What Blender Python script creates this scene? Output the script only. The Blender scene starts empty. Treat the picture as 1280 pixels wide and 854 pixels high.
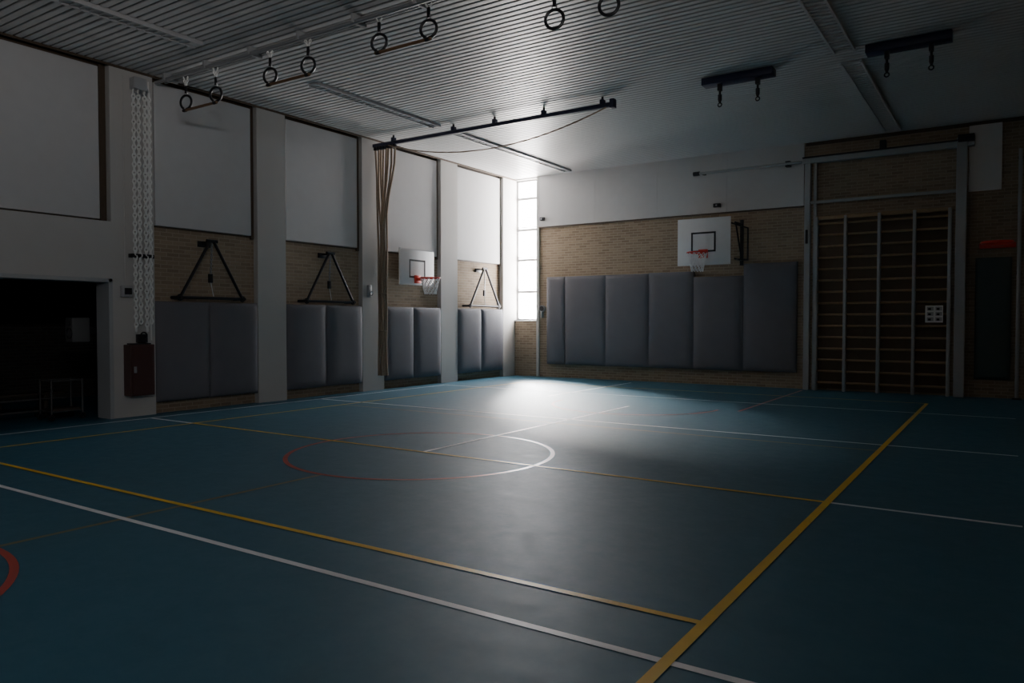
import bpy, bmesh, math, random
from mathutils import Vector, Matrix
random.seed(4)
pi=math.pi
# ------------------------------------------------------------------ materials
def mat(name,col,rough=.6,metal=0.0,spec=.5,noise=0.0,nscale=6.0,bump=0.0,bscale=60,col2=None):
    m=bpy.data.materials.new(name); m.use_nodes=True
    nt=m.node_tree; n=nt.nodes; l=nt.links; b=n['Principled BSDF']
    b.inputs['Roughness'].default_value=rough; b.inputs['Metallic'].default_value=metal
    b.inputs['Specular IOR Level'].default_value=spec
    tc=n.new('ShaderNodeNewGeometry')
    no=n.new('ShaderNodeTexNoise'); no.inputs['Scale'].default_value=nscale; no.inputs['Detail'].default_value=5
    l.new(tc.outputs['Position'],no.inputs['Vector'])
    mx=n.new('ShaderNodeMix'); mx.data_type='RGBA'
    k=max(noise,.04)
    c2=col2 if col2 else tuple(c*(1-2*k) for c in col)
    mx.inputs[6].default_value=(*col,1); mx.inputs[7].default_value=(*c2,1)
    l.new(no.outputs['Fac'],mx.inputs[0]); l.new(mx.outputs[2],b.inputs['Base Color'])
    if bump>0:
        n2=n.new('ShaderNodeTexNoise'); n2.inputs['Scale'].default_value=bscale; l.new(tc.outputs['Position'],n2.inputs['Vector'])
        bp=n.new('ShaderNodeBump'); bp.inputs['Strength'].default_value=bump; bp.inputs['Distance'].default_value=.01
        l.new(n2.outputs['Fac'],bp.inputs['Height']); l.new(bp.outputs['Normal'],b.inputs['Normal'])
    return m
def brickmat(name,c1,c2,mort):
    m=bpy.data.materials.new(name); m.use_nodes=True
    nt=m.node_tree; n=nt.nodes; l=nt.links; b=n['Principled BSDF']
    b.inputs['Roughness'].default_value=.85; b.inputs['Specular IOR Level'].default_value=.25
    g=n.new('ShaderNodeNewGeometry'); s=n.new('ShaderNodeSeparateXYZ'); l.new(g.outputs['Position'],s.inputs[0])
    a=n.new('ShaderNodeMath'); a.operation='ADD'; l.new(s.outputs[0],a.inputs[0]); l.new(s.outputs[1],a.inputs[1])
    c=n.new('ShaderNodeCombineXYZ'); l.new(a.outputs[0],c.inputs[0]); l.new(s.outputs[2],c.inputs[1])
    br=n.new('ShaderNodeTexBrick'); l.new(c.outputs[0],br.inputs['Vector'])
    br.inputs['Color1'].default_value=(*c1,1); br.inputs['Color2'].default_value=(*c2,1); br.inputs['Mortar'].default_value=(*mort,1)
    br.inputs['Scale'].default_value=1; br.inputs['Brick Width'].default_value=.22; br.inputs['Row Height'].default_value=.066
    br.inputs['Mortar Size'].default_value=.007; br.inputs['Mortar Smooth'].default_value=.2; br.inputs['Bias'].default_value=-.1
    no=n.new('ShaderNodeTexNoise'); no.inputs['Scale'].default_value=1.3; no.inputs['Detail'].default_value=6; l.new(g.outputs['Position'],no.inputs['Vector'])
    mx=n.new('ShaderNodeMix'); mx.data_type='RGBA'; mx.blend_type='MULTIPLY'; mx.inputs[0].default_value=.15
    l.new(br.outputs['Color'],mx.inputs[6]); l.new(no.outputs['Fac'],mx.inputs[7]); l.new(mx.outputs[2],b.inputs['Base Color'])
    bp=n.new('ShaderNodeBump'); bp.invert=True; bp.inputs['Strength'].default_value=.6; bp.inputs['Distance'].default_value=.008
    l.new(br.outputs['Fac'],bp.inputs['Height']); l.new(bp.outputs['Normal'],b.inputs['Normal'])
    return m
def floormat():
    m=bpy.data.materials.new("blue_sports_vinyl"); m.use_nodes=True
    nt=m.node_tree; n=nt.nodes; l=nt.links; b=n['Principled BSDF']
    g=n.new('ShaderNodeNewGeometry')
    no=n.new('ShaderNodeTexNoise'); no.inputs['Scale'].default_value=2.2; no.inputs['Detail'].default_value=10; no.inputs['Roughness'].default_value=.7
    l.new(g.outputs['Position'],no.inputs['Vector'])
    mx=n.new('ShaderNodeMix'); mx.data_type='RGBA'
    mx.inputs[6].default_value=(.014,.084,.132,1); mx.inputs[7].default_value=(.032,.120,.176,1)
    l.new(no.outputs['Fac'],mx.inputs[0]); l.new(mx.outputs[2],b.inputs['Base Color'])
    n2=n.new('ShaderNodeTexNoise'); n2.inputs['Scale'].default_value=6; n2.inputs['Detail'].default_value=10; n2.inputs['Roughness'].default_value=.8
    l.new(g.outputs['Position'],n2.inputs['Vector'])
    mr=n.new('ShaderNodeMapRange'); mr.inputs[1].default_value=.3; mr.inputs[2].default_value=.7; mr.inputs[3].default_value=.47; mr.inputs[4].default_value=.60
    l.new(n2.outputs['Fac'],mr.inputs[0]); l.new(mr.outputs[0],b.inputs['Roughness'])
    b.inputs['Specular IOR Level'].default_value=.36
    return m
M=dict(
 floor=floormat(),
 brick=brickmat("tan_brick",(.36,.275,.19),(.26,.195,.135),(.42,.35,.27)),
 dbrick=brickmat("dark_painted_brick",(.05,.045,.04),(.035,.03,.027),(.07,.065,.06)),  # storage brick, darkened in its colour to stand for the unlit room
 plaster=mat("white_painted_wall",(.50,.49,.47),.8,bump=.15,bscale=40,noise=.05,nscale=2),
 panel=mat("white_acoustic_panel",(.54,.54,.54),.75,noise=.03),
 brown=mat("brown_wood_trim",(.10,.07,.045),.6,noise=.2,nscale=14),
 slat=mat("grey_metal_slat",(.50,.50,.50),.45,spec=.5,noise=.03),
 dark=mat("dark_void",(.09,.09,.095),.9),
 store=mat("dark_storage_paint",(.03,.03,.03),.9),  # storage ceiling, the room's shade put into the colour
 pad=mat("grey_vinyl_pad",(.158,.156,.172),.7,spec=.3,noise=.08,nscale=3,bump=.15,bscale=120),
 padg=mat("dark_green_mat",(.05,.075,.075),.6),
 yellow=mat("yellow_line_paint",(.80,.50,.03),.40,noise=.1,nscale=9),
 white=mat("white_line_paint",(.82,.82,.84),.40,noise=.05,nscale=9),
 red=mat("red_line_paint",(.48,.06,.04),.34,spec=.8,noise=.1,nscale=9),
 brownl=mat("tan_line_paint",(.18,.14,.06),.45,noise=.1,nscale=9),
 blk=mat("black_steel",(.02,.02,.024),.4,metal=.3),
 blue=mat("dark_blue_steel",(.008,.012,.045),.45),
 steel=mat("grey_steel",(.42,.43,.45),.35,metal=.8),
 steelp=mat("grey_painted_steel",(.38,.39,.40),.45),
 wframe=mat("window_frame_paint",(.30,.30,.30),.5),
 wood=mat("varnished_wood",(.22,.12,.06),.4,noise=.25,nscale=18),
 wood_d=mat("bar_wood",(.42,.28,.15),.5,noise=.2,nscale=18),
 bback=mat("brown_backing_board",(.16,.11,.07),.7,noise=.15,nscale=4),
 sdark=mat("dark_stained_wood",(.05,.035,.025),.6,noise=.2,nscale=18),  # storage wood, with the dim room's shade put into its colour
 rope=mat("hemp_rope",(.46,.35,.25),.9,noise=.3,nscale=50,bump=.6,bscale=90),
 cord=mat("pale_cord",(.80,.80,.78),.7),
 board=mat("white_backboard",(.78,.78,.78),.5),
 box=mat("dark_grey_enclosure",(.06,.06,.06),.5),  # silver bench and trolley rails, darkened in colour for the storage shade
 spk=mat("grey_enclosure",(.10,.10,.10),.5),  # pale loudspeaker, greyed in colour for the dim storage room
 rim=mat("red_orange_rim",(.75,.05,.03),.4),
 net=mat("white_net",(.8,.8,.8),.8),
 cab=mat("dark_red_cabinet",(.07,.028,.024),.4),
 lamp=mat("lamp_diffuser_off",(.46,.46,.46),.35),
 lampm=mat("lamp_housing",(.44,.44,.45),.4),
)
# ------------------------------------------------------------------ builder
class B:
    def __init__(s): s.v=[]; s.f=[]; s.m=[]; s.sm=[]; s.ms=[]
    def mi(s,m):
        m=M[m]
        if m not in s.ms: s.ms.append(m)
        return s.ms.index(m)
    def add(s,vs,fs,m,sm=False):
        o=len(s.v); k=s.mi(m)
        s.v+= [tuple(v) for v in vs]
        for f in fs: s.f.append([i+o for i in f]); s.m.append(k); s.sm.append(sm)
    def box(s,x0,x1,y0,y1,z0,z1,m,bev=0,seg=2):
        if x0>x1:x0,x1=x1,x0
        if y0>y1:y0,y1=y1,y0
        if z0>z1:z0,z1=z1,z0
        bm=bmesh.new(); bmesh.ops.create_cube(bm,size=1)
        for v in bm.verts: v.co=Vector(((x0+x1)/2+v.co.x*(x1-x0),(y0+y1)/2+v.co.y*(y1-y0),(z0+z1)/2+v.co.z*(z1-z0)))
        if bev>0: bmesh.ops.bevel(bm,geom=bm.edges[:],offset=bev,segments=seg,affect='EDGES',profile=.5)
        bm.verts.index_update()
        s.add([v.co.copy() for v in bm.verts],[[v.index for v in f.verts] for f in bm.faces],m,False)
        bm.free()
    def tube(s,pts,r,m,n=10,closed=False,cap=True):
        pts=[Vector(p) for p in pts]; N=len(pts); vs=[]; up=None
        for i,p in enumerate(pts):
            if closed: t=pts[(i+1)%N]-pts[i-1]
            else: t=pts[min(i+1,N-1)]-pts[max(i-1,0)]
            t.normalize()
            if up is None:
                up=Vector((0,0,1)) if abs(t.z)<.9 else Vector((1,0,0))
            a=t.cross(up); 
            if a.length<1e-4: a=t.orthogonal()
            a.normalize(); b=a.cross(t).normalized(); up=b
            rr=r[i] if isinstance(r,(list,tuple)) else r
            for k in range(n):
                an=2*pi*k/n; vs.append(p+a*math.cos(an)*rr+b*math.sin(an)*rr)
        fs=[]
        for i in range(N if closed else N-1):
            j=(i+1)%N
            for k in range(n):
                k2=(k+1)%n; fs.append([i*n+k,i*n+k2,j*n+k2,j*n+k])
        if cap and not closed: fs.append(list(range(n))[::-1]); fs.append([(N-1)*n+k for k in range(n)])
        s.add(vs,fs,m,True)
    def ring(s,c,R,r,m,ax1=(1,0,0),ax2=(0,1,0),n=28,k=8,sx=1,sy=1):
        c=Vector(c); a=Vector(ax1).normalized(); b=Vector(ax2).normalized(); nn=a.cross(b)
        vs=[];fs=[]
        for i in range(n):
            t=2*pi*i/n; d=a*math.cos(t)*sx+b*math.sin(t)*sy
            for j in range(k):
                u=2*pi*j/k; vs.append(c+d*R+d.normalized()*math.cos(u)*r+nn*math.sin(u)*r)
        for i in range(n):
            for j in range(k):
                i2=(i+1)%n;j2=(j+1)%k; fs.append([i*k+j,i2*k+j,i2*k+j2,i*k+j2])
        s.add(vs,fs,m,True)
    def chain(s,p0,p1,m,L=.06,r=.007):
        p0=Vector(p0);p1=Vector(p1);d=p1-p0;n=max(1,int(d.length/(L*.72)));u=d.normalized()
        a=u.orthogonal().normalized(); b=u.cross(a)
        for i in range(n):
            c=p0+d*((i+.5)/n); w=a if i%2 else b
            s.ring(c,L/2,r,m,u,w,n=8,k=5,sx=1,sy=.55)
    def cushion(s,axis,u0,u1,z0,z1,base,depth,m):
        nu,nz=10,16; vs=[]
        for i in range(nu+1):
            for j in range(nz+1):
                a=i/nu*2-1; c=j/nz*2-1
                a=math.sin(a*pi/2); c=math.sin(c*pi/2)
                h=depth*(0.62+0.38*((1-abs(a)**6)*(1-abs(c)**10))**.5) 
                vs.append((a,c,h))
        def P(a,c,h):
            u=(u0+u1)/2+a*(u1-u0)/2; z=(z0+z1)/2+c*(z1-z0)/2
            return (base+h,u,z) if axis=='x' else (u,base-h,z)
        V=[P(*q) for q in vs]; F=[]
        for i in range(nu):
            for j in range(nz):
                q=[i*(nz+1)+j,(i+1)*(nz+1)+j,(i+1)*(nz+1)+j+1,i*(nz+1)+j+1]; F.append(q)
        o=len(V); edge=[i*(nz+1) for i in range(nu+1)]+[nu*(nz+1)+j for j in range(1,nz+1)]+[i*(nz+1)+nz for i in range(nu-1,-1,-1)]+[j for j in range(nz-1,0,-1)]
        for q in edge: V.append(P(vs[q][0],vs[q][1],0))
        n=len(edge)
        for k in range(n): F.append([edge[k],o+k,o+(k+1)%n,edge[(k+1)%n]])
        F.append([o+k for k in range(n)])
        s.add(V,F,m,True)
    def done(s,name,recalc=True):
        me=bpy.data.meshes.new(name); 
        V=[Vector(v) for v in s.v]
        lo=Vector([min(v[i] for v in V) for i in range(3)]); hi=Vector([max(v[i] for v in V) for i in range(3)])
        c=(lo+hi)/2; c.z=lo.z
        me.from_pydata([v-c for v in V],[],s.f)
        for m in s.ms: me.materials.append(m)
        for p,k,sm in zip(me.polygons,s.m,s.sm): p.material_index=k; p.use_smooth=sm
        if recalc:
            bm=bmesh.new(); bm.from_mesh(me); bmesh.ops.recalc_face_normals(bm,faces=bm.faces); bm.to_mesh(me); bm.free()
        o=bpy.data.objects.new(name,me); o.location=c; bpy.context.collection.objects.link(o)
        if any(s.sm) :
            try: me.set_sharp_from_angle(angle=math.radians(40))
            except Exception: pass
        return o
XL=-11.5; YB=17.5; XR=1.0; YS=-4.0; H=5.43
# ------------------------------------------------------------------ floor
b=B(); b.box(XL-4.2,XR+.3,YS-.3,YB+.4,-.2,0,'floor'); b.done('floor')
zc=[0.0012]
def film(name,m,rects=(),arcs=()):
    b=B()
    for (x0,x1,y0,y1) in rects:
        zc[0]+=.00012; z=zc[0]
        b.add([(x0,y0,z),(x1,y0,z),(x1,y1,z),(x0,y1,z)],[[0,1,2,3]],m)
    for (cx,cy,r,a0,a1) in arcs:
        zc[0]+=.00012; z=zc[0]
        n=96; vs=[];fs=[]
        for i in range(n+1):
            a=a0+(a1-a0)*i/n
            vs+= [(cx+(r-.025)*math.cos(a),cy+(r-.025)*math.sin(a),z),(cx+(r+.025)*math.cos(a),cy+(r+.025)*math.sin(a),z)]
        for i in range(n): fs.append([2*i,2*i+1,2*i+3,2*i+2])
        b.add(vs,fs,m)
    return b.done(name,False)
w=.025
film('tan_court_lines','brownl',[(-5.6-w,-5.6+w,2.2,5.05),(-10,-1.24,9.55,9.6)])
film('red_court_lines','red',[(-3.75-w,-3.75+w,12.5,17.1),(-7.5-w,-7.5+w,-2,.7),(-3.75-w,-3.75+w,-2,.7)],
     [(-5.6,6.58,1.5,0,2*pi),(-5.6,.72,1.5,0,2*pi),(-5.6,12.5,1.5,pi,2*pi)])
film('white_court_lines','white',[(-9.5,.1,3.1-w,3.1+w),(-11.1,-10,6.6-w,6.6+w),(-1.22,.1,6.6-w,6.6+w),(-11.1,.1,10.05-w,10.05+w),(-11.1,.1,13.9-w,13.9+w),
     (-5.6-w,-5.6+w,6.6,12.2),(-7.7-w,-7.7+w,12.9,16.9),(-11.1-w,-11.1+w,3.1,13.9)])
film('yellow_court_lines','yellow',[(-1.24-.03,-1.24+.03,-2.4,15.6),(-10-w,-10+w,-2.4,15.6),(-10,-1.24,3.6-w,3.6+w),(-10,-1.24,6.6-w,6.6+w),(-10,-1.24,15.55,15.6)])
# ------------------------------------------------------------------ left wall
b=B()
bays=[(-3.8,-1.1),(-1.08+.0,.9),(1.57,3.57),(4.2,6.2),(6.93,8.93),(9.57,11.6),(12.25,14.25),(14.9,16.93)]
xr=XL-.12
b.box(XL-.35,xr,YS,3.57,0,3.03,'plaster')
b.box(XL-.35,xr,3.57,4.2,0,3.03,'plaster')
b.box(XL-.35,xr,4.2,6.24,2.16,3.03,'plaster')
b.box(XL-.35,xr,6.24,YB,0,3.03,'brick')
b.box(XL-.35,xr,YS,YB,3.03,5.6,'brown')
b.done('wall_left')
edges=[(YS,-3.8),(-1.7,-1.08),(.9,1.57),(3.57,4.2),(6.24,6.93),(8.93,9.57),(11.6,12.25),(14.25,14.9),(16.93,YB)]
for i,(a,c) in enumerate(edges):
    b=B(); b.box(xr,XL,a,c,0,H+.1,'plaster'); b.done('trim_%d'%(i+5))  # white plastered pilasters between the left wall bays
b=B(); b.box(xr,XL,4.2,6.24,2.16,3.03,'plaster'); b.box(xr,XL,1.57,3.57,0,3.03,'plaster'); b.box(xr,XL,-1.08,.9,0,3.03,'plaster'); b.done('wall_left_cladding')
for i,(a,c) in enumerate(bays[2:]):
    b=B(); b.box(xr+.001,xr+.07,a+.06,c-.10,3.06,5.36,'panel',.008)
    b.box(xr+.001,xr+.05,c-.085,c-.03,3.0,5.4,'brown')
    b.done('window_shutter_panel')
b=B(); b.box(XL,XL+.03,YS,YB,5.40,5.43,'brown'); b.done('trim_1')
b=B()
x0=XL-4.0
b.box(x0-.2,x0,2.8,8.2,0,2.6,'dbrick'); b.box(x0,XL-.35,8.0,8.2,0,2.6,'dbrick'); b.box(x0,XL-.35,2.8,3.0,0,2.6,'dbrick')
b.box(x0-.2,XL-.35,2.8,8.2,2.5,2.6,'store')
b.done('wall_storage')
b=B()
b.box(XL-.35,XL+.02,6.18,6.24,0,2.16,'steelp',.005); b.box(XL-.35,XL+.02,4.2,6.24,2.10,2.16,'steelp',.005)
b.done('door_1')
# ------------------------------------------------------------------ back wall
WX0,WX1,WZ0,WZ1=XL,-10.74,1.54,5.40
b=B()
b.box(XL-.35,WX1,YB,YB+.25,0,WZ0,'brick'); b.box(XL-.35,WX1,YB,YB+.25,WZ1,5.6,'plaster')
b.box(XL-.35,XL,YB,YB+.25,WZ0,WZ1,'plaster')
b.box(WX1,XR+.3,YB,YB+.25,0,5.6,'brick')
b.done('wall_back')
b=B()
xs=[-10.70,-9.0,-7.27,-5.54,-3.83]
for i in range(4): b.box(xs[i],xs[i+1]-.003,YB-.05,YB-.002,4.06,5.43,'panel',.002)
b.box(-10.70,-3.83,YB-.055,YB-.002,4.03,4.06,'brown')
b.done('trim_2')
b=B(); b.box(-.72,-.17,YB-.06,YB-.002,4.07,5.36,'board',.006); b.done('acoustic_panel')
b=B(); b.box(-3.8,XR,YB-.03,YB-.001,5.36,5.43,'brown'); b.done('trim_3')
b=B(); b.box(-10.76,-10.68,YB-.06,YB+.002,0,5.43,'plaster',.004); b.done('trim_4')
b=B()
yw=YB+.12
b.box(WX0,WX0+.04,yw,yw+.05,WZ0,WZ1,'wframe',.004); b.box(WX1-.04,WX1,yw,yw+.05,WZ0,WZ1,'wframe',.004)
zz=[WZ0,2.32,3.20,4.03,4.89,WZ1]
for i,z in enumerate(zz):
    d=.035 if 0<i<5 else .045
    b.box(WX0,WX1,yw-.01,yw+.06,max(z-d,WZ0),min(z+d,WZ1),'wframe',.004)
for z in (2.32,3.20,4.03): b.box(WX0+.06,WX1-.06,yw-.03,yw,z+.06,z+.085,'wframe',.004)
b.box(WX0,WX1,YB-.03,yw,WZ0-.03,WZ0,'board',.004)
b.done('window_1')
# ------------------------------------------------------------------ right + south walls
b=B()
wy0,wy1,wz0,wz1=-2.6,.6,4.0,4.37  # unseen opening added in the right wall for fill light, sized for brightness
b.box(XR,XR+.3,YS,wy0,0,5.6,'brick'); b.box(XR,XR+.3,wy1,YB,0,5.6,'brick')
b.box(XR,XR+.3,wy0,wy1,0,wz0,'brick'); b.box(XR,XR+.3,wy0,wy1,wz1,5.6,'plaster'); b.done('wall_right')
b=B()
n=4
for i in range(n+1):
    y=wy0+(wy1-wy0)*i/n; b.box(XR+.1,XR+.18,max(y-.04,wy0),min(y+.04,wy1),wz0,wz1,'board')
b.box(XR+.1,XR+.18,wy0,wy1,wz0,wz0+.04,'board'); b.box(XR+.1,XR+.18,wy0,wy1,wz1-.04,wz1,'board')
b.done('window_2')
b=B(); b.box(XL-.35,XR+.3,YS-.3,YS,0,5.6,'plaster'); b.done('wall_front')
# ------------------------------------------------------------------ ceiling
b=B()
b.box(XL-.35,XR+.3,YS-.3,YB+.25,5.56,5.7,'dark')
y=YS+.05; pitch_=.12
while y<YB-.02:
    y1=min(y+pitch_-.025,YB-.005)
    h=H; X0,X1=XL+.005,XR-.005
    prof=[(y,h+.05),(y,h+.008),(y+.01,h),(y1-.01,h),(y1,h+.008),(y1,h+.05)]
    vs=[(X0,p,q) for p,q in prof]+[(X1,p,q) for p,q in prof]
    fs=[[i,i+1,i+7,i+6] for i in range(5)]
    b.add(vs,fs,'slat'); y+=pitch_
b.done('ceiling',False)
def lamp(x,y0,y1):
    b=B(); W=.15 if x>-5 else .11
    b.box(x-W,x+W,y0,y1,H-.025,H+.02,'lampm',.006)
    b.box(x-W+.04,x+W-.04,y0+.04,y1-.04,H-.03,H-.02,'lamp')
    yy=y0+.1
    while yy<y1-.05: b.box(x-W+.03,x+W-.03,yy,yy+.012,H-.045,H-.02,'lampm'); yy+=.12
    b.box(x-W,x-W+.03,y0,y1,H-.05,H-.02,'lampm'); b.box(x+W-.03,x+W,y0,y1,H-.05,H-.02,'lampm')
    b.done('ceiling_light')
for x in (-2.05,-9.62):
    for a,c in ((1.8,6.5),(8.0,11.8) if x>-5 else (8.6,11.8),(12.35,17.15)): lamp(x,a,c)
# ------------------------------------------------------------------ wall pads
for i,(a,c) in enumerate(bays[4:]):
    b=B(); mid=(a+c)/2
    b.cushion('x',a+.005,mid,.19,1.83,xr+.002,.16,'pad'); b.cushion('x',mid,c-.005,.19,1.83,xr+.002,.16,'pad')
    b.done('padded_gym_mat')
px=[(-10.41,-9.85,2.69,.36),(-9.85,-8.66,2.69,.36),(-8.66,-7.47,2.69,.36),(-7.47,-6.32,2.70,.36),(-6.32,-5.13,2.56,.36),(-5.13,-3.95,2.83,.36)]
for (a,c,zt,zb) in px:
    b=B(); b.cushion('y',a,c,zb,zt,YB-.002,.13,'pad'); b.done('padded_gym_mat')
b=B(); b.cushion('y',-.58,.02,.36,2.75,YB-.002,.1,'padg'); b.done('gym_mat')
# ------------------------------------------------------------------ folding A-frames on left wall
for (a,c) in ((7.30,8.50),(9.97,11.2),(15.27,16.55)):
    b=B(); m=(a+c)/2; xw=xr+.001; xo=XL+.12; zt=2.86; zb=1.90
    b.box(xw,xw+.04,m-.12,m+.12,zt-.08,zt+.02,'blk',.005)
    b.tube([(xw+.04,m-.04,zt),(xo,m-.05,zt-.02)],.02,'blk')
    for sgn,e in ((-1,a),(1,c)):
        b.tube([(xo,m+sgn*.04,zt),(xo,e,zb)],.026,'blk')
        b.tube([(xw,e,zb),(xo+.04,e,zb)],.03,'blk')
        b.ring((xo,e,zb),.045,.014,'blk',(0,1,0),(0,0,1),16,6)
    b.tube([(xo,a-.06,zb),(xo,c+.06,zb)],.026,'blk')
    b.tube([(xo,m-.1,zt+.01),(xo,m+.1,zt+.01)],.03,'blk')
    b.chain((xo,m,zt-.03),(xo,m-.03,zt-.55),'steel',.05,.008)
    b.box(xo-.02,xo+.02,m-.07,m-.0,zt-.7,zt-.55,'blk',.004)
    b.tube([(xo,m-.03,zt-.7),(xo,m+.02,zb+.03)],.008,'cord',6)
    b.done('folding_wall_frame')
# ------------------------------------------------------------------ basketball hoops
def net(b,c,R,m='net',h=.42):
    n=12; rows=5
    def P(k,r):
        t=r/rows; rad=R*(1-.42*t**.8); an=2*pi*(k+.5*(r%2))/n
        return Vector((c[0]+rad*math.cos(an),c[1]+rad*math.sin(an),c[2]-h*t))
    for r in range(rows):
        for k in range(n):
            p=P(k,r); 
            q1=P(k,r+1); q2=P(k-1 if r%2==0 else k+1,r+1)
            b.tube([p,q1],.009,m,4,cap=False); b.tube([p,q2],.009,m,4,cap=False)
b=B(); xb=XL+.10; ya,yb_,za,zb=12.66,13.86,2.33,3.16
b.box(xb-.03,xb,ya,yb_,za,zb,'board',.006)
b.box(xb-.001,xb+.004,ya,yb_,za,za+.02,'steelp'); b.box(xb-.001,xb+.004,ya,yb_,zb-.02,zb,'steelp')
for (y0,y1,z0,z1) in ((12.98,13.54,2.88,2.92),(12.98,13.54,2.50,2.54),(12.98,13.02,2.54,2.88),(13.50,13.54,2.54,2.88)):
    b.box(xb,xb+.005,y0,y1,z0,z1,'blk')
b.box(xb,xb+.16,13.20,13.32,2.44,2.50,'rim',.006); b.box(xb,xb+.02,13.15,13.37,2.38,2.56,'rim',.004)
rc=(xb+.16+.225,13.26,2.49); b.ring(rc,.225,.015,'rim'); net(b,(rc[0],rc[1],rc[2]-.01),.222,h=.36)
for y0 in (12.9,13.6): b.box(xr+.001,xb-.03,y0,y0+.06,2.45,3.05,'blk')
b.done('basketball_hoop')
b=B(); y0=16.9
b.box(-6.53,-5.28,y0,y0+.03,2.80,3.88,'board',.008)
for (xa,xb2,z0,z1) in ((-6.20,-5.62,3.52,3.56),(-6.20,-5.62,3.10,3.14),(-6.20,-6.16,3.14,3.52),(-5.66,-5.62,3.14,3.52)):
    b.box(xa,xb2,y0-.005,y0,z0,z1,'blk')
b.box(-5.97,-5.85,y0-.17,y0,3.02,3.08,'rim',.006); b.box(-6.02,-5.8,y0-.02,y0,2.96,3.16,'rim',.004)
rc=(-5.91,y0-.17-.225,3.06); b.ring(rc,.225,.015,'rim'); net(b,(rc[0],rc[1],rc[2]-.01),.222,h=.42)
b.box(-6.45,-5.3,y0+.03,y0+.08,3.72,3.78,'blk'); b.box(-6.45,-5.3,y0+.03,y0+.08,2.9,2.96,'blk')
for X in (-6.35,-5.2):
    for z in (2.92,3.74): b.tube([(X,y0+.07,z),(X,YB-.005,z)],.022,'blk')
    b.tube([(X,y0+.1,3.74),(X,YB-.02,2.94)],.018,'blk')
    b.box(X-.04,X+.04,YB-.03,YB-.001,2.8,3.85,'blk',.004)
b.tube([(-5.30,y0+.07,3.74),(-4.98,y0+.3,3.62),(-4.98,y0+.3,2.9)],.02,'blk'); b.tube([(-5.2,y0+.3,2.92),(-4.96,y0+.3,2.9)],.02,'blk')
b.done('basketball_hoop')
b=B(); b.ring((-.22,17.0,3.0),.25,.026,'rim'); b.box(-.32,-.12,17.22,YB-.001,2.96,3.03,'rim',.006); b.box(-.52,.08,17.40,YB-.001,2.93,3.03,'rim',.01)
b.done('practice_hoop_ring')
# ------------------------------------------------------------------ climbing frame / wall bars
b=B()
yf=YB-.22
b.box(-3.78,-3.66,yf,yf+.12,0,5.0,'steelp',.008); b.box(-3.60,-3.54,yf+.04,yf+.12,0,4.95,'steelp',.005)
b.box(-.92,-.74,yf-.05,yf+.15,0,5.12,'steelp',.01); 
b.box(-3.82,-.62,yf-.02,yf+.12,4.94,5.05,'steelp',.01); b.box(-3.82,-.7,yf-.06,yf+.16,5.05,5.075,'blk')
b.box(-2.3,-2.18,yf-.04,yf+.1,5.05,5.25,'blk',.01); b.box(-.9,-.62,yf-.1,yf+.14,5.02,5.16,'blk',.01)
b.box(-3.66,-.92,yf+.02,yf+.08,4.06,4.12,'steelp',.008)
b.box(-3.75,-3.7,yf-.04,yf,3.2,3.5,'blk',.01)
b.done('climbing_frame_support')
b=B()
yb0=YB-.20
b.box(-3.52,-1.02,YB-.03,YB-.002,.04,3.80,'bback',.004)
for X in (-3.52,-2.94,-2.29,-1.64,-1.02): b.box(X-.03,X+.03,yb0-.06,yb0+.08,0,3.76,'steelp',.006)
b.box(-3.55,-.99,yb0-.02,yb0+.05,3.70,3.78,'wood_d',.008)
z=.18
while z<3.65: b.tube([(-3.52,yb0+.01,z),(-1.02,yb0+.01,z)],.024,'wood_d',8); z+=.245
b.done('climbing_wall_bars')
b=B(); b.box(-1.42,-1.11,yb0-.10,yb0-.085,1.48,1.82,'board',.002)
for i in range(2):
    for j in range(3):
        X=-1.40+i*.15; Z=1.50+j*.105
        b.box(X+.01,X+.125,yb0-.103,yb0-.099,Z+.01,Z+.085,'steelp'); b.box(X+.03,X+.08,yb0-.105,yb0-.10,Z+.02,Z+.06,'blk')
b.box(-1.30,-1.24,yb0-.088,yb0-.02,1.6,1.7,'blk')
b.done('instruction_sign')
b=B(); b.tube([(-6.2,YB-.2,4.99),(-3.84,YB-.2,4.99)],.03,'steelp'); b.tube([(-6.3,YB-.2,4.99),(-6.15,YB-.2,4.99)],.05,'blk')
b.box(-4.2,-4.1,YB-.2,YB-.05,4.93,5.05,'blk'); b.box(-6.1,-6.04,YB-.2,YB-.05,4.96,5.02,'blk'); b.done('horizontal_pole')
b=B(); b.box(-5.85,-5.68,YB-.12,YB-.05,4.18,4.27,'blk',.01); b.tube([(-5.76,YB-.12,4.22),(-5.76,YB-.16,4.22)],.02,'steel'); b.done('mounting_bracket')
b=B(); b.box(-10.62,-10.48,YB-.12,YB-.05,4.22,4.31,'blk',.01); b.tube([(-10.55,YB-.12,4.26),(-10.55,YB-.16,4.26)],.02,'steel'); b.done('mounting_bracket')
b=B(); b.tube([(-10.58,YB-.001,1.85),(-10.58,YB-.08,1.85)],.09,'steelp',20); b.tube([(-10.58,YB-.08,1.85),(-10.58,YB-.09,1.85)],.07,'blk',20); b.box(-10.6,-10.56,YB-.1,YB-.001,1.6,1.76,'steelp'); b.done('dial_gauge')
b=B(); b.tube([(.13,YB-.12,0),(.13,YB-.12,4.8)],.035,'steelp'); 
for z in (.4,2.4,4.6): b.box(.09,.17,YB-.12,YB-.001,z,z+.06,'blk')
b.box(.05,.21,YB-.2,YB-.04,0,.03,'blk'); b.done('steel_post')
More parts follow.
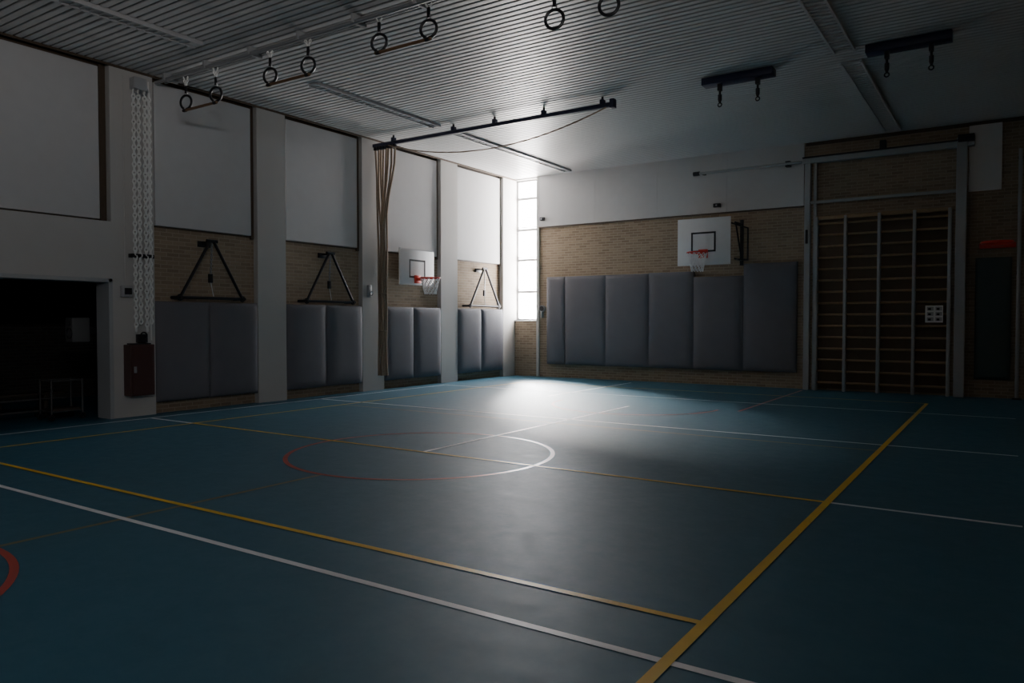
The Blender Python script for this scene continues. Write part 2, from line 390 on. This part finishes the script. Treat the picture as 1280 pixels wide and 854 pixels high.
# ------------------------------------------------------------------ ring rail + rings
b=B(); yb1=6.98
b.tube([(XL+.02,yb1,H-.10),(-2.2,yb1,H-.10)],.03,'steel',10)
b.tube([(XL+.02,yb1+.16,H-.06),(-2.2,yb1+.16,H-.06)],.018,'steel',8)
X=XL+.3
while X<-2.2: b.box(X-.02,X+.02,yb1-.04,yb1+.2,H-.12,H-.001,'steelp'); X+=1.04
b.done('ring_rail')
def rings(x1,x2,y,z,bar=True,ztop=H-.145,yt=6.98,drop=.13):
    b=B(); R=.105
    for X in (x1,x2):
        b.ring((X,y,z),R,.018,'blk',(1,.25,0),(0,0,1),30,8)
        b.ring((X,y,z+R+.03),.03,.008,'steel',(1,0,0),(0,0,1),12,6)
        b.box(X-.02,X+.02,y-.01,y+.01,z+R+.03,z+R+.15,'blk',.003)
        b.chain((X-.012,y,z+R+.15),(X-.03,yt,ztop),'cord',.05,.009)
        b.chain((X+.012,y,z+R+.15),(X+.05,yt+.02,ztop),'cord',.05,.009)
        if bar:
            b.tube([(X,y-.02,z-R+.01),(X,y-.02,z-drop)],.012,'cord')
    if bar:
        b.tube([(x1-.05,y-.02,z-drop),(x2+.05,y-.02,z-drop)],.02,'wood')
        for X in (x1,x2): b.tube([(X-.03,y-.02,z-drop),(X+.03,y-.02,z-drop)],.026,'blk')
        b.done('trapeze_rings')
    else: b.done('gymnastic_rings')
rings(-10.70,-9.95,7.0,4.90); rings(-8.71,-7.93,7.0,4.95); rings(-6.63,-5.83,7.0,4.99)
rings(-4.27,-3.60,7.3,4.86,False,yt=7.14)
# ------------------------------------------------------------------ rope track & ropes
b=B(); yt=11.93; zt=5.24
b.box(XL+.02,-5.78,yt-.035,yt+.035,zt,zt+.07,'blue',.006)
for X in (-10.9,-9.3,-8.3,-7.2,-6.0): 
    b.box(X-.035,X+.035,yt-.05,yt+.05,zt+.06,zt+.14,'blue',.006); b.box(X-.015,X+.015,yt-.015,yt+.015,zt+.14,H-.001,'blk')
b.box(-5.84,-5.76,yt-.06,yt+.06,zt-.03,zt+.12,'blue',.006)
pts=[]
for i in range(25):
    t=i/24; pts.append((-11.0+5.1*t,yt-.06,zt-.02-.40*4*t*(1-t)))
b.tube(pts,.012,'rope',6)
b.done('rope_track')
b=B()
for i in range(8):
    x_=XL+.08+i*.078; pts=[];rr=[]
    xm=XL+.27+(i-3.5)*.024; ym=yt+.02*((i*37)%5-2)
    for k in range(15):
        t=k/14; z=zt-.05-t*4.85
        if t<.35: s=t/.35; s=s*s*(3-2*s); x=x_*(1-s)+xm*s
        else: x=xm+(XL+.27-xm)*.4*(t-.35)
        y_=yt+(ym-yt)*min(1,t*3)+.012*math.sin(k*1.3+i)
        pts.append((x+.01*math.sin(k*.9+i*2),y_,z)); rr.append(.022 if k<14 else .035)
    b.tube(pts,rr,'rope',8)
    b.box(x_-.025,x_+.025,yt-.04,yt+.04,zt-.07,zt-.001,'blk',.006)
b.ring((XL+.27,yt,2.1),.08,.018,'rope',n=16,k=6); b.ring((XL+.27,yt,1.3),.07,.018,'rope',n=16,k=6)
b.done('climbing_ropes')
b=B(); b.box(XL+.001,XL+.06,11.72,11.82,2.02,2.28,'steelp',.01); b.ring((XL+.1,11.77,2.1),.04,.01,'steel',(1,0,0),(0,0,1),12,6); b.done('rope_hook')
# ------------------------------------------------------------------ ceiling hook beams
for (xa,xc,y) in ((-4.21,-3.09,12.0),(-1.77,-.70,11.85)):
    G=H+.095
    b=B(); b.box(xa,xc,y-.12,y+.12,G-.22,G-.1,'blue',.012)
    for X in (xa+.27,xc-.25):
        b.box(X-.03,X+.03,y-.05,y+.05,G-.32,G-.2,'blk',.008); b.tube([(X,y,G-.3),(X,y,G-.38)],.018,'blk')
        b.tube([(X,y,G-.38),(X,y,G-.46),(X,y,G-.52)],[.032,.032,.012],'blk',10); b.ring((X,y,G-.54),.03,.01,'blk',(1,0,0),(0,0,1),12,6)
    b.done('ceiling_hook_beam')
# ------------------------------------------------------------------ chain hoist on first pilaster
b=B(); xo=XL+.10; XP=XL+.002
b.box(XP,XL+.16,6.55,6.75,5.12,5.30,'steelp',.01); b.ring((xo,6.62,5.12),.07,.02,'steel',(0,1,0),(0,0,1),18,6); b.ring((xo,6.72,5.12),.07,.02,'steel',(0,1,0),(0,0,1),18,6)
for i,yy in enumerate((6.56,6.64,6.74,6.81)):
    b.chain((xo,yy,5.1),(xo,yy+.0,1.35+.12*(i%2)),'cord',.09,.013)
b.box(XP,XL+.12,6.50,6.86,2.5,2.56,'blk',.005); b.ring((xo,6.68,1.28),.05,.012,'blk',(0,1,0),(0,0,1),14,6); b.box(XP,XL+.08,6.6,6.76,1.17,1.3,'blk',.008)
b.tube([(XL+.04,6.84,5.3),(XL+.04,6.84,1.2)],.012,'cord',6)
b.done('chain_hoist')
b=B(); b.box(XP,XL+.2,6.40,6.80,.34,1.14,'cab',.012); b.box(XL+.2,XL+.21,6.43,6.77,.37,1.11,'cab',.004); b.box(XL+.205,XL+.225,6.45,6.49,.7,.8,'steel',.004)
b.box(XL+.02,XL+.18,6.45,6.75,1.14,1.16,'blk'); b.done('hose_cabinet')
b=B(); b.box(XP,XL+.08,6.36,6.53,1.88,2.06,'steelp',.01); b.box(XL+.08,XL+.1,6.39,6.5,1.92,2.02,'blk',.004); b.tube([(XL+.02,6.44,2.06),(XL+.02,6.44,5.3)],.01,'plaster',6); b.done('switch_box')
# ------------------------------------------------------------------ storage contents
b=B()
X0,X1,Y0,Y1=-14.6,-13.2,3.9,5.4
for k in range(5):
    i=.03*k; b.box(X0+i,X1-i,Y0+i,Y1-i,(.02 if k else 0)+.2*k,.2+.2*k,'sdark',.01)
b.box(X0+.14,X1-.14,Y0+.14,Y1-.14,1.0,1.14,'padg',.04,3); b.done('vaulting_box')
b=B()
for z in (.36,): b.box(-12.75,-12.48,3.4,6.0,z,z+.035,'sdark',.006)
for yy in (3.7,4.7,5.7): b.box(-12.73,-12.5,yy,yy+.06,0.03,.36,'sdark',.005); b.box(-12.8,-12.43,yy-.01,yy+.07,0,.04,'blk')
b.tube([(-12.46,3.4,.30),(-12.46,6.0,.30)],.018,'box'); b.tube([(-12.46,3.4,.12),(-12.46,6.0,.12)],.018,'box')
b.done('gym_bench')
b=B()
for X in (-12.3,-11.95):
    for Y in (5.55,6.0):
        b.tube([(X,Y,.1),(X,Y,.62)],.014,'box'); b.ring((X,Y,.054),.035,.018,'blk',(0,1,0),(0,0,1),14,6)
for z in (.14,.6):
    b.tube([(-12.3,5.55,z),(-11.95,5.55,z),(-11.95,6.0,z),(-12.3,6.0,z)],.012,'box',closed=True)
b.box(-12.28,-11.97,5.57,5.98,.15,.18,'sdark'); b.done('equipment_trolley')
b=B(); b.box(-12.15,-11.92,5.85,6.12,1.18,1.56,'spk',.02); b.ring((-12.0,5.845,1.32),.08,.01,'blk',(1,0,0),(0,0,1),18,6); b.ring((-12.0,5.845,1.47),.03,.008,'blk',(1,0,0),(0,0,1),14,6)
b.box(-12.05,-11.95,6.1,6.24,1.3,1.4,'blk'); b.done('loudspeaker')
# ------------------------------------------------------------------ light: overcast-bright sky above, brighter unseen ground added below to lift the ceiling
W=bpy.data.worlds.new('sky'); bpy.context.scene.world=W; W.use_nodes=True
wn=W.node_tree.nodes; wl=W.node_tree.links; bg=wn['Background']
tc=wn.new('ShaderNodeTexCoord'); sp=wn.new('ShaderNodeSeparateXYZ'); wl.new(tc.outputs['Generated'],sp.inputs[0])
mr=wn.new('ShaderNodeMapRange'); mr.inputs[1].default_value=-.12; mr.inputs[2].default_value=.12; mr.inputs[3].default_value=120; mr.inputs[4].default_value=58
wl.new(sp.outputs['Z'],mr.inputs[0]); wl.new(mr.outputs[0],bg.inputs[1])
m2=wn.new('ShaderNodeMapRange'); m2.inputs[1].default_value=-.12; m2.inputs[2].default_value=.12; wl.new(sp.outputs['Z'],m2.inputs[0])
mc=wn.new('ShaderNodeMix'); mc.data_type='RGBA'; mc.inputs[6].default_value=(1,.94,.91,1); mc.inputs[7].default_value=(.97,.97,1,1)
wl.new(m2.outputs[0],mc.inputs[0]); wl.new(mc.outputs[2],bg.inputs[0])
def portal(name,loc,rot,sx,sy):
    L=bpy.data.lights.new(name,'AREA'); L.shape='RECTANGLE'; L.size=sx; L.size_y=sy; L.cycles.is_portal=True
    o=bpy.data.objects.new(name,L); bpy.context.collection.objects.link(o); o.location=loc; o.rotation_euler=rot
portal('window_1_portal',((WX0+WX1)/2,YB+.24,(WZ0+WZ1)/2),(-pi/2,0,0),WX1-WX0,WZ1-WZ0)
portal('window_2_portal',(XR+.25,(wy0+wy1)/2,(wz0+wz1)/2),(0,pi/2,0),wz1-wz0,wy1-wy0)
S=bpy.data.lights.new('hazy_sun','SUN'); S.energy=185; S.angle=math.radians(27); S.color=(1,.96,.93)
so=bpy.data.objects.new('hazy_sun',S); bpy.context.collection.objects.link(so)
d=Vector((.64,-.66,-.64)).normalized(); so.rotation_euler=d.to_track_quat('-Z','Y').to_euler(); so.location=(-20,30,15)
# ------------------------------------------------------------------ camera
f=939.0; yaw=math.radians(33.52); pit=math.atan(25/939)
F=Vector((-math.sin(yaw)*math.cos(pit), math.cos(yaw)*math.cos(pit), -math.sin(pit)))
R=Vector((math.cos(yaw),math.sin(yaw),0)); U=R.cross(F)
cd=bpy.data.cameras.new("camera");cd.sensor_width=36;cd.lens=f/1280*36; cd.clip_start=.05
co=bpy.data.objects.new("camera",cd);bpy.context.collection.objects.link(co)
co.matrix_world=Matrix.Translation((0,0,1.5))@Matrix((R,U,-F)).transposed().to_4x4()
bpy.context.scene.camera=co
